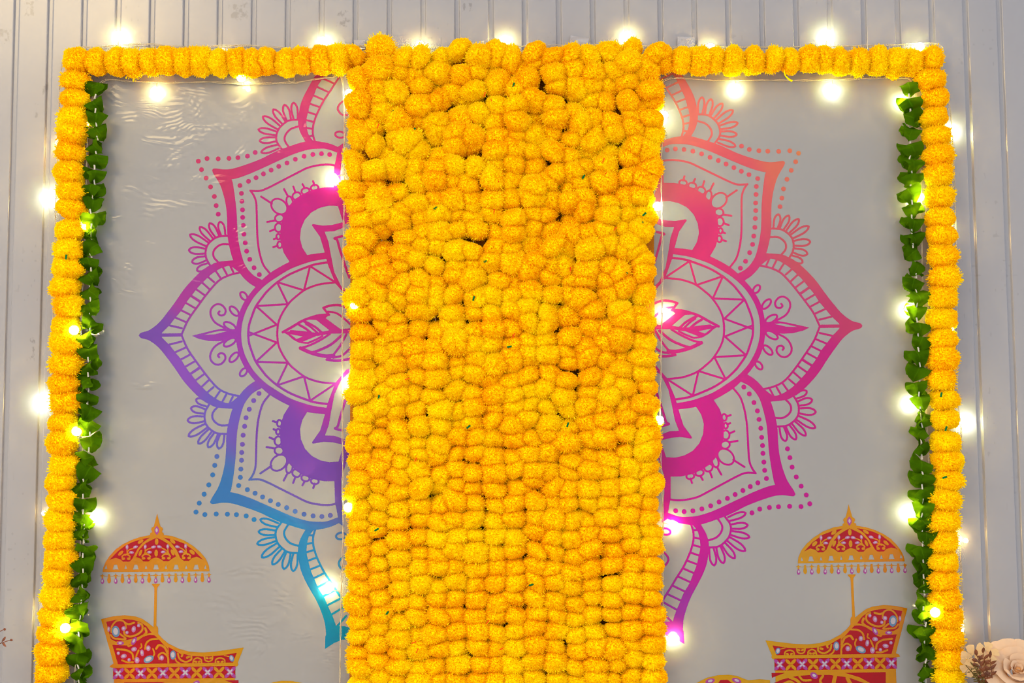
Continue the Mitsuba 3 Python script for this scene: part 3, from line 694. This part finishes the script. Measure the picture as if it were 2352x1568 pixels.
# ------------------------------------------------------------------ leaf garlands
def leaf_mesh(seed):
    """A broad cloth leaf folded in two over the string: one half hangs in front, the other shows behind at an angle; the fold lies along x, faces -y."""
    r = np.random.default_rng(seed)
    n = 9
    V, UV, Fc, off = [], [], [], 0
    skew = r.uniform(-0.45, 0.45)
    for half in (0, 1):
        ang = 0 if half == 0 else r.choice([-1, 1]) * r.uniform(0.35, 0.95)
        length, wid = r.uniform(0.027, 0.034) * (1 - 0.15 * half), r.uniform(0.0185, 0.0215) * (1 - 0.12 * half)
        crease = r.uniform(0.003, 0.013)
        pointed = r.uniform(0.1, 0.55)
        v = []
        for i in range(n):
            t = i / (n - 1)
            w = wid * ((1 - pointed) * (1 - t ** 2.6) ** 0.7 + pointed * (1 - t) ** 0.62) + 0.0004
            for j in range(n):
                q = j / (n - 1) * 2 - 1
                x = q * w + skew * length * t * 0.45
                z = -t * length + 0.004 * abs(q) * (1 - t) * -1.0
                bow = 0.009 * math.sin(math.pi * min(1.0, t * 1.25)) + crease * abs(q + 0.25 * skew)
                y = -bow + 0.006 * t if half == 0 else 0.003 + 0.35 * bow
                v.append((x, y, z)); UV.append((j / (n - 1), 0.5 + (t if half else -t) * 0.5))
        v = np.array(v)
        c, sn = math.cos(ang), math.sin(ang)
        v = np.c_[c * v[:, 0] - sn * v[:, 2], v[:, 1], sn * v[:, 0] + c * v[:, 2]]
        g = np.round(v * 110) / 110 * 0.3 + v * 0.7
        v[:, 1] += (meshkit.noise(v * 95 + seed * 3.1, seed) - 0.5) * 0.013 + (meshkit.noise(v * 260 + seed, seed + 5) - 0.5) * 0.0025
        v[:, 0] += (meshkit.noise(v * 110 + seed * 1.7, seed + 9) - 0.5) * 0.003
        V.append(v)
        for i in range(n - 1):
            for j in range(n - 1):
                b = off + i * n + j
                Fc += [[b, b + 1, b + n + 1], [b, b + n + 1, b + n]]
        off += n * n
    v = np.vstack(V)
    v -= [0, v[:, 1].mean(), (v[:, 2].max() + v[:, 2].min()) / 2]
    return mikit.ply(trimesh.Trimesh(v, np.array(Fc), process=False), 'leaf_green', smooth=True, uv=np.array(UV))


LEAVES = [leaf_mesh(s) for s in range(18)]
bead_m = trimesh.creation.cylinder(radius=0.0015, height=0.009, sections=8)
bead = mikit.ply(bead_m, 'bead_white', smooth=40)


def leaf_garland(label, ys, path):
    g = thing('leaf_garland', label, 'garland', 'leaf garlands inside the marigold frame')
    px = lambda y: np.interp(y, [b for _, b in path], [a for a, _ in path])
    part(g, 'string', mikit.ply(tube([W(px(y), y, 0.030) for y in np.arange(ys[0] - 12, ys[-1] + 30, 18)], 0.0009), 'thread_white'))
    for i, y in enumerate(ys):
        p = W(px(y) + rng.normal(0, 2.5), y, 0.031 + rng.uniform(0, 0.004))
        yaw = float(rng.normal(0, 26))
        sc = rng.uniform(0.90, 1.06)
        part(g, 'leaf', {**LEAVES[rng.integers(len(LEAVES))], 'to_world': T().translate(p.tolist()).rotate([1, 0, 0], float(rng.normal(-6, 14))).rotate([0, 0, 1], float(rng.normal(0, 18))).rotate([0, 1, 0], yaw).scale([sc, 1, sc])})
        if i + 1 < len(ys):
            ym = (y + ys[i + 1]) / 2
            part(g, 'bead', {**bead, 'to_world': T().translate(W(px(ym) + rng.normal(0, 1.5), ym, 0.037).tolist()).rotate([0, 1, 0], float(rng.normal(0, 10)))})
    return g


leaf_garland('string of dark green leaves beside the marigolds on the purple mandala side', [203, 240, 268, 302, 332, 366, 402, 437, 468, 503, 535, 572, 602, 637, 670, 705, 740, 775, 808, 842, 878, 912, 948, 978, 1015, 1050, 1088, 1122, 1157, 1193, 1225, 1258, 1292, 1330, 1365, 1400, 1437, 1475, 1512, 1548, 1584],
             [(219, 190), (219, 240), (222, 300), (218, 400), (210, 470), (208, 600), (206, 700), (207, 770), (203, 840), (202, 900), (202, 960), (206, 1015), (197, 1050), (194, 1100), (191, 1150), (191, 1260), (188, 1330), (185, 1400), (182, 1450), (180, 1490), (182, 1600)])
leaf_garland('string of dark green leaves beside the marigolds on the coral mandala side', [203, 238, 272, 305, 343, 378, 412, 447, 482, 515, 548, 580, 615, 652, 683, 717, 752, 785, 820, 855, 890, 920, 958, 995, 1030, 1068, 1100, 1135, 1165, 1200, 1230, 1268, 1305, 1342, 1380, 1415, 1452, 1490, 1545, 1585],
             [(2088, 190), (2090, 270), (2092, 400), (2094, 482), (2097, 550), (2102, 640), (2106, 750), (2112, 800), (2112, 920), (2116, 960), (2115, 1030), (2118, 1150), (2118, 1230), (2122, 1300), (2122, 1400), (2124, 1490), (2127, 1600)])

# ------------------------------------------------------------------ fairy lights
def fairy_string(label, path, bulbs):
    """path: (px, py, depth); bulbs: (px, py, depth, strength)."""
    g = thing('fairy_light_string', label, 'fairy lights', 'warm fairy light strings')
    P = np.array([W(*p) for p in path])
    c = curve(P, 14)
    s = np.r_[0, np.cumsum(np.linalg.norm(np.diff(c, axis=0), axis=1))]
    for k in range(2):
        ph = k * math.pi
        wig = np.stack([np.sin(s * 90 + ph), 0.6 * np.cos(s * 90 + ph), np.sin(s * 71 + ph)], 1) * 0.0011
        part(g, 'wire', mikit.ply(tube(c + wig, 0.00065, 5), 'wire_clear'))
    for x, y, d, L in bulbs:
        r = 0.0085 if L > 0.4 else 0.0045
        inside = 150 < x < 2160 and y > 125
        d = max(d, (BD if inside else 0.0) + r + 0.0035)
        if d > 0.035:
            d, L = d - 0.006, L * 2.0
        p = W(x, y, d)
        part(g, 'bulb', {'type': 'sphere', 'center': p.tolist(), 'radius': r, 'emitter': {'type': 'area', 'radiance': rgb(*(np.array(LAMP) * BULB_L * L))}})
        j = int(np.argmin(np.linalg.norm(c - p, axis=1)))
        q = c[j]
        dirv = (q - p) / max(np.linalg.norm(q - p), 1e-6)
        if np.linalg.norm(q - p) > r * 1.6:
            part(g, 'lead', mikit.ply(tube([p + dirv * r * 0.9, (p + q) / 2 + [0, -0.001, 0], q], 0.0007, 5), 'wire_clear'))
    return g


fairy_string('warm fairy lights strung round the outside of the marigold frame', [(100, 1610, .012), (118, 1200, .012), (119, 900, .012), (124, 600, .012), (133, 350, .012), (142, 150, .012), (180, 112, .010), (220, 108, .006), (330, 101, .006), (420, 107, .006), (560, 104, .006), (680, 110, .006), (800, 105, .006), (900, 108, .006), (1100, 108, .006), (1250, 105, .006), (1400, 103, .006),
              (1560, 108, .006), (1750, 108, .006), (1850, 107, .006), (1980, 105, .006), (2080, 102, .008), (2160, 104, .010), (2165, 160, .012), (2187, 300, .012), (2197, 600, .012), (2199, 900, .012), (2208, 1000, .012), (2203, 1200, .012), (2210, 1350, .012), (2216, 1610, .012)],
             [(272, 82, .013, 1), (512, 116, .014, .35), (742, 95, .016, 1), (965, 104, .016, .7), (1160, 92, .013, .8), (1442, 82, .012, .8), (1632, 110, .016, .7), (1902, 80, .014, 1.2), (2112, 108, .022, .9),
              (108, 452, .014, 1.5), (92, 925, .014, 1.6), (101, 1178, .010, .25), (110, 1415, .020, .8), (138, 330, .016, .5), (2190, 300, .012, 1.4), (2178, 522, .03, .8), (2180, 758, .045, .9), (2222, 970, .013, 1.4), (2218, 1241, .012, .3), (2203, 1440, .018, .6), (2195, 1240, .018, .5)])
fairy_string('warm fairy lights along the inner edge of the frame on the purple mandala side', [(168, 1610, .03), (178, 1440, .03), (186, 1200, .03), (190, 990, .03), (186, 760, .03), (196, 520, .03), (204, 280, .03), (232, 190, .015), (300, 187, .012), (380, 190, .012), (480, 188, .012), (560, 193, .012), (650, 190, .012), (674, 188, .012), (676, 179, .012), (667, 177, .012), (663, 185, .012), (676, 190, .012), (700, 186, .012), (760, 178, .012), (787, 190, .02), (791, 400, .03), (788, 600, .03), (786, 900, .03), (788, 1200, .03), (783, 1400, .03), (780, 1610, .03)],
             [(195, 278, .030, .8), (187, 518, .040, 1.2), (170, 758, .062, 1.2), (176, 990, .050, 1.0), (217, 1190, .020, 1.0), (150, 1442, .060, 1.2), (357, 210, .012, .8), (554, 178, .030, .8), (570, 205, .010, .15), (803, 215, .050, 1.1), (765, 408, .022, 1.2), (815, 700, .060, .8), (797, 880, .040, .9), (800, 1165, .055, 1.3), (752, 1352, .020, 1.2)])
fairy_string('warm fairy lights along the inner edge of the frame on the coral mandala side', [(1521, 1610, .03), (1523, 1200, .03), (1516, 1000, .03), (1519, 800, .03), (1522, 600, .03), (1519, 400, .03), (1524, 230, .03), (1532, 182, .015), (1650, 185, .012), (1760, 184, .012), (1900, 184, .012), (2060, 179, .012), (2096, 195, .02), (2112, 300, .025), (2118, 600, .025), (2126, 900, .025), (2140, 1200, .025), (2146, 1400, .025), (2150, 1610, .025)],
             [(1524, 265, .030, 1.2), (1510, 474, .052, 1.0), (1527, 717, .020, .8), (1514, 965, .052, 1.3), (1548, 1207, .016, .9), (1550, 1467, .016, .9), (1691, 203, .012, .9), (1914, 205, .015, 1.3), (2076, 232, .020, 1.0), (2112, 453, .030, 1.2), (2088, 710, .018, 1.1), (2094, 928, .020, 1.1), (2092, 1178, .022, 1.2), (2148, 1406, .055, 1.3)])

# ------------------------------------------------------------------ tape on the wall
for x, y, w, h, a, lab in ((1330, 98, 44, 26, 8, 'crumpled clear tape piece above the flower curtain'), (1096, 107, 34, 22, -6, 'clear tape piece at the top of the curtain under the third bulb glow'), (1575, 98, 40, 24, 3, 'clear tape piece beside the coral side end of the curtain top'), (826, 104, 26, 22, 0, 'clear tape piece at the purple side end of the curtain top')):
    n = 9
    gx, gz = np.meshgrid(np.linspace(-.5, .5, n), np.linspace(-.5, .5, n))
    v = np.stack([gx.ravel() * w / 1250, np.zeros(n * n), gz.ravel() * h / 1250], 1)
    v[:, 1] = -0.0016 - 0.0035 * meshkit.noise(v * 140 + x, 3)
    f = [[i * n + j, i * n + j + 1, (i + 1) * n + j + 1] for i in range(n - 1) for j in range(n - 1)] + [[i * n + j, (i + 1) * n + j + 1, (i + 1) * n + j] for i in range(n - 1) for j in range(n - 1)]
    t = thing('clear_tape', lab, 'tape')
    scene[t] = {**mikit.ply(trimesh.Trimesh(v, f, process=False), 'tape_clear', smooth=25), 'to_world': T().translate(W(x, y, 0.001).tolist()).rotate([0, 1, 0], a)}

# ------------------------------------------------------------------ roses at the lower right
def rose_petal(r0, width, height, open_, seed):
    """A cupped petal with a rolled rim; stands at distance r0 from the axis z, facing +x; uv.y runs from its foot to its rim."""
    n, m = 13, 11
    rr = np.random.default_rng(seed)
    v, uv = [], []
    for i in range(m):
        t = i / (m - 1)
        w = width * (math.sin(math.pi * (0.12 + 0.70 * t)) ** 0.7)
        for j in range(n):
            s = j / (n - 1) * 2 - 1
            ang = s * w
            lift = t * (1 - 0.12 * s * s) + 0.03 * math.sin(5 * s + seed)
            rad = r0 + open_ * (t ** 1.6) * 0.030 + max(0, t - 0.72) ** 1.5 * 0.055 * (0.4 + open_)
            v.append((rad * math.cos(ang), rad * math.sin(ang), height * lift - max(0, t - 0.8) ** 2 * 0.05 * open_)); uv.append((j / (n - 1), t))
    v = np.array(v)
    v += (np.stack([meshkit.noise(v * 70 + seed + k, seed) for k in (0, 9, 17)], 1) - 0.5) * 0.006
    f = [[i * n + j, i * n + j + 1, (i + 1) * n + j + 1] for i in range(m - 1) for j in range(n - 1)] + [[i * n + j, (i + 1) * n + j + 1, (i + 1) * n + j] for i in range(m - 1) for j in range(n - 1)]
    return trimesh.Trimesh(v, f, process=False), np.array(uv)


arr = thing('rose_arrangement', 'peach artificial roses with cream blossoms and brown sprigs at the lower corner by the wall', 'flowers')
RD = 0.10


def rose(center, axis, size, seed):
    r = np.random.default_rng(seed)
    head = part(arr, 'rose', {**mikit.ply(trimesh.creation.icosphere(2, 0.30), 'rose_peach'), 'to_world': T().translate(center.tolist()).scale(size * 0.04)})
    a = np.asarray(axis, float); a /= np.linalg.norm(a)
    R = rot_between(a)
    k = 0
    for ring, (cnt, r0, wd, h, op) in enumerate(((3, 0.006, 1.5, 0.036, 0.0), (4, 0.011, 1.15, 0.037, 0.15), (5, 0.017, 0.95, 0.037, 0.45), (6, 0.023, 0.8, 0.034, 0.9), (7, 0.029, 0.72, 0.028, 1.5))):
        for i in range(cnt):
            mesh, uv = rose_petal(r0, wd, h, op, seed * 50 + k)
            k += 1
            th = 2 * math.pi * (i + 0.5 * (ring % 2)) / cnt + r.normal(0, 0.1)
            Rz = trimesh.transformations.rotation_matrix(th, [0, 0, 1])[:3, :3]
            m = np.eye(4); m[:3, :3] = R @ Rz * size; m[:3, 3] = center - a * 0.016 * size
            part(head, 'petal', {**mikit.ply(mesh, 'rose_peach', smooth=True, uv=uv), 'to_world': T(m.tolist())})
    return head


rose(W(2338, 1540, RD), (-0.12, -0.72, 0.68), 0.68, 3)
rose(W(2358, 1622, RD + 0.02), (-0.3, -0.85, 0.2), 0.6, 4)
for i, (x, y, sz, ax) in enumerate(((2236, 1508, 0.34, (-0.6, -0.7, 0.5)), (2266, 1500, 0.34, (0.1, -0.8, 0.7)), (2250, 1530, 0.36, (-0.3, -0.9, 0.1)), (2228, 1530, 0.3, (-0.9, -0.5, -0.1)))):
    a = np.array(ax) / np.linalg.norm(ax)
    R = rot_between(a)
    c = W(x, y, RD - 0.01)
    v5, f5, u5, o5 = [], [], [], 0
    for kk in range(5):
        mesh, uv = rose_petal(0.012, 0.62, 0.030, 1.6, 300 + i * 7 + kk)
        Rz = trimesh.transformations.rotation_matrix(2 * math.pi * kk / 5, [0, 0, 1])[:3, :3]
        v5.append(mesh.vertices @ Rz.T); f5.append(mesh.faces + o5); u5.append(uv); o5 += len(mesh.vertices)
    m = np.eye(4); m[:3, :3] = R * sz * 0.75; m[:3, 3] = c
    k = part(arr, 'cream_blossom', {**mikit.ply(trimesh.Trimesh(np.vstack(v5), np.vstack(f5), process=False), 'blossom_cream', smooth=True, uv=np.vstack(u5)), 'to_world': T(m.tolist())})
labels['rose_arrangement__cream_blossom'] = {'label': 'small cream blossom'}


def sprig(base, tip, n, leaf_l, leaf_w, seed, spread=0.9):
    """A thin stem with pairs of narrow pointed leaves and a terminal one."""
    r = np.random.default_rng(seed)
    b, t = np.array(base), np.array(tip)
    axis = (t - b) / np.linalg.norm(t - b)
    side = np.cross(axis, [0, -1.0, 0]); side /= np.linalg.norm(side)
    nrm = np.cross(side, axis)
    stem = curve([b, (b + t) / 2 + side * 0.003, t], 8)
    ms = [tube(stem, np.linspace(0.0012, 0.0006, len(stem)), 5)]
    for i in range(n):
        p = b + (t - b) * (0.25 + 0.75 * i / max(1, n - 1))
        for sgn in ((-1, 1) if i < n - 1 else (0,)):
            d = axis * 0.8 + side * sgn * spread + nrm * r.normal(0, 0.25)
            d /= np.linalg.norm(d)
            w = np.cross(d, nrm); w /= np.linalg.norm(w)
            L = leaf_l * r.uniform(0.8, 1.15)
            prof = [(0, .05), (.25, .75), (.5, 1), (.75, .7), (1, .03)]
            v = []
            for q, ww in prof:
                c = p + d * L * q + nrm * 0.15 * L * q * q
                v += [c - w * leaf_w * ww, c + nrm * leaf_w * 0.35 * ww, c + w * leaf_w * ww]
            f = []
            for y in range(4):
                for x in range(2):
                    k = y * 3 + x
                    f += [[k, k + 1, k + 4], [k, k + 4, k + 3]]
            ms.append(trimesh.Trimesh(np.array(v), f, process=False))
    return trimesh.util.concatenate(ms)


for x0, y0, x1, y1, n, L, w, mt, sd in ((2268, 1590, 2244, 1506, 6, .016, .0034, 'sprig_brown', 1), (2268, 1590, 2258, 1500, 6, .015, .003, 'sprig_brown', 2), (2275, 1600, 2274, 1512, 6, .014, .003, 'sprig_brown', 3), (2270, 1590, 2236, 1530, 9, .010, .0012, 'sprig_olive', 4), (2275, 1600, 2238, 1550, 9, .010, .0012, 'sprig_olive', 5), (2262, 1590, 2222, 1532, 5, .007, .001, 'sprig_olive', 6)):
    k = part(arr, 'dried_sprig', mikit.ply(sprig(W(x0, y0, RD), W(x1, y1, RD + 0.015), n, L, w, sd), mt))
part(arr, 'stem', mikit.ply(tube(curve([W(2334, 1545, RD - 0.02), W(2330, 1640, RD - 0.03), W(2300, 1760, RD - 0.02)], 6), 0.003), 'sprig_olive'))
sp = thing('dried_sprig', 'thin brown leafy sprig reaching in front of the wall beside the marigold frame', 'sprig')
part(sp, 'twig', mikit.ply(sprig(W(-75, 1492, 0.08), W(22, 1470, 0.08), 5, 0.0135, 0.0022, 21, 0.8), 'sprig_brown'))
part(sp, 'twig', mikit.ply(sprig(W(-60, 1470, 0.08), W(7, 1446, 0.08), 4, 0.012, 0.0024, 22, 0.8), 'sprig_brown'))
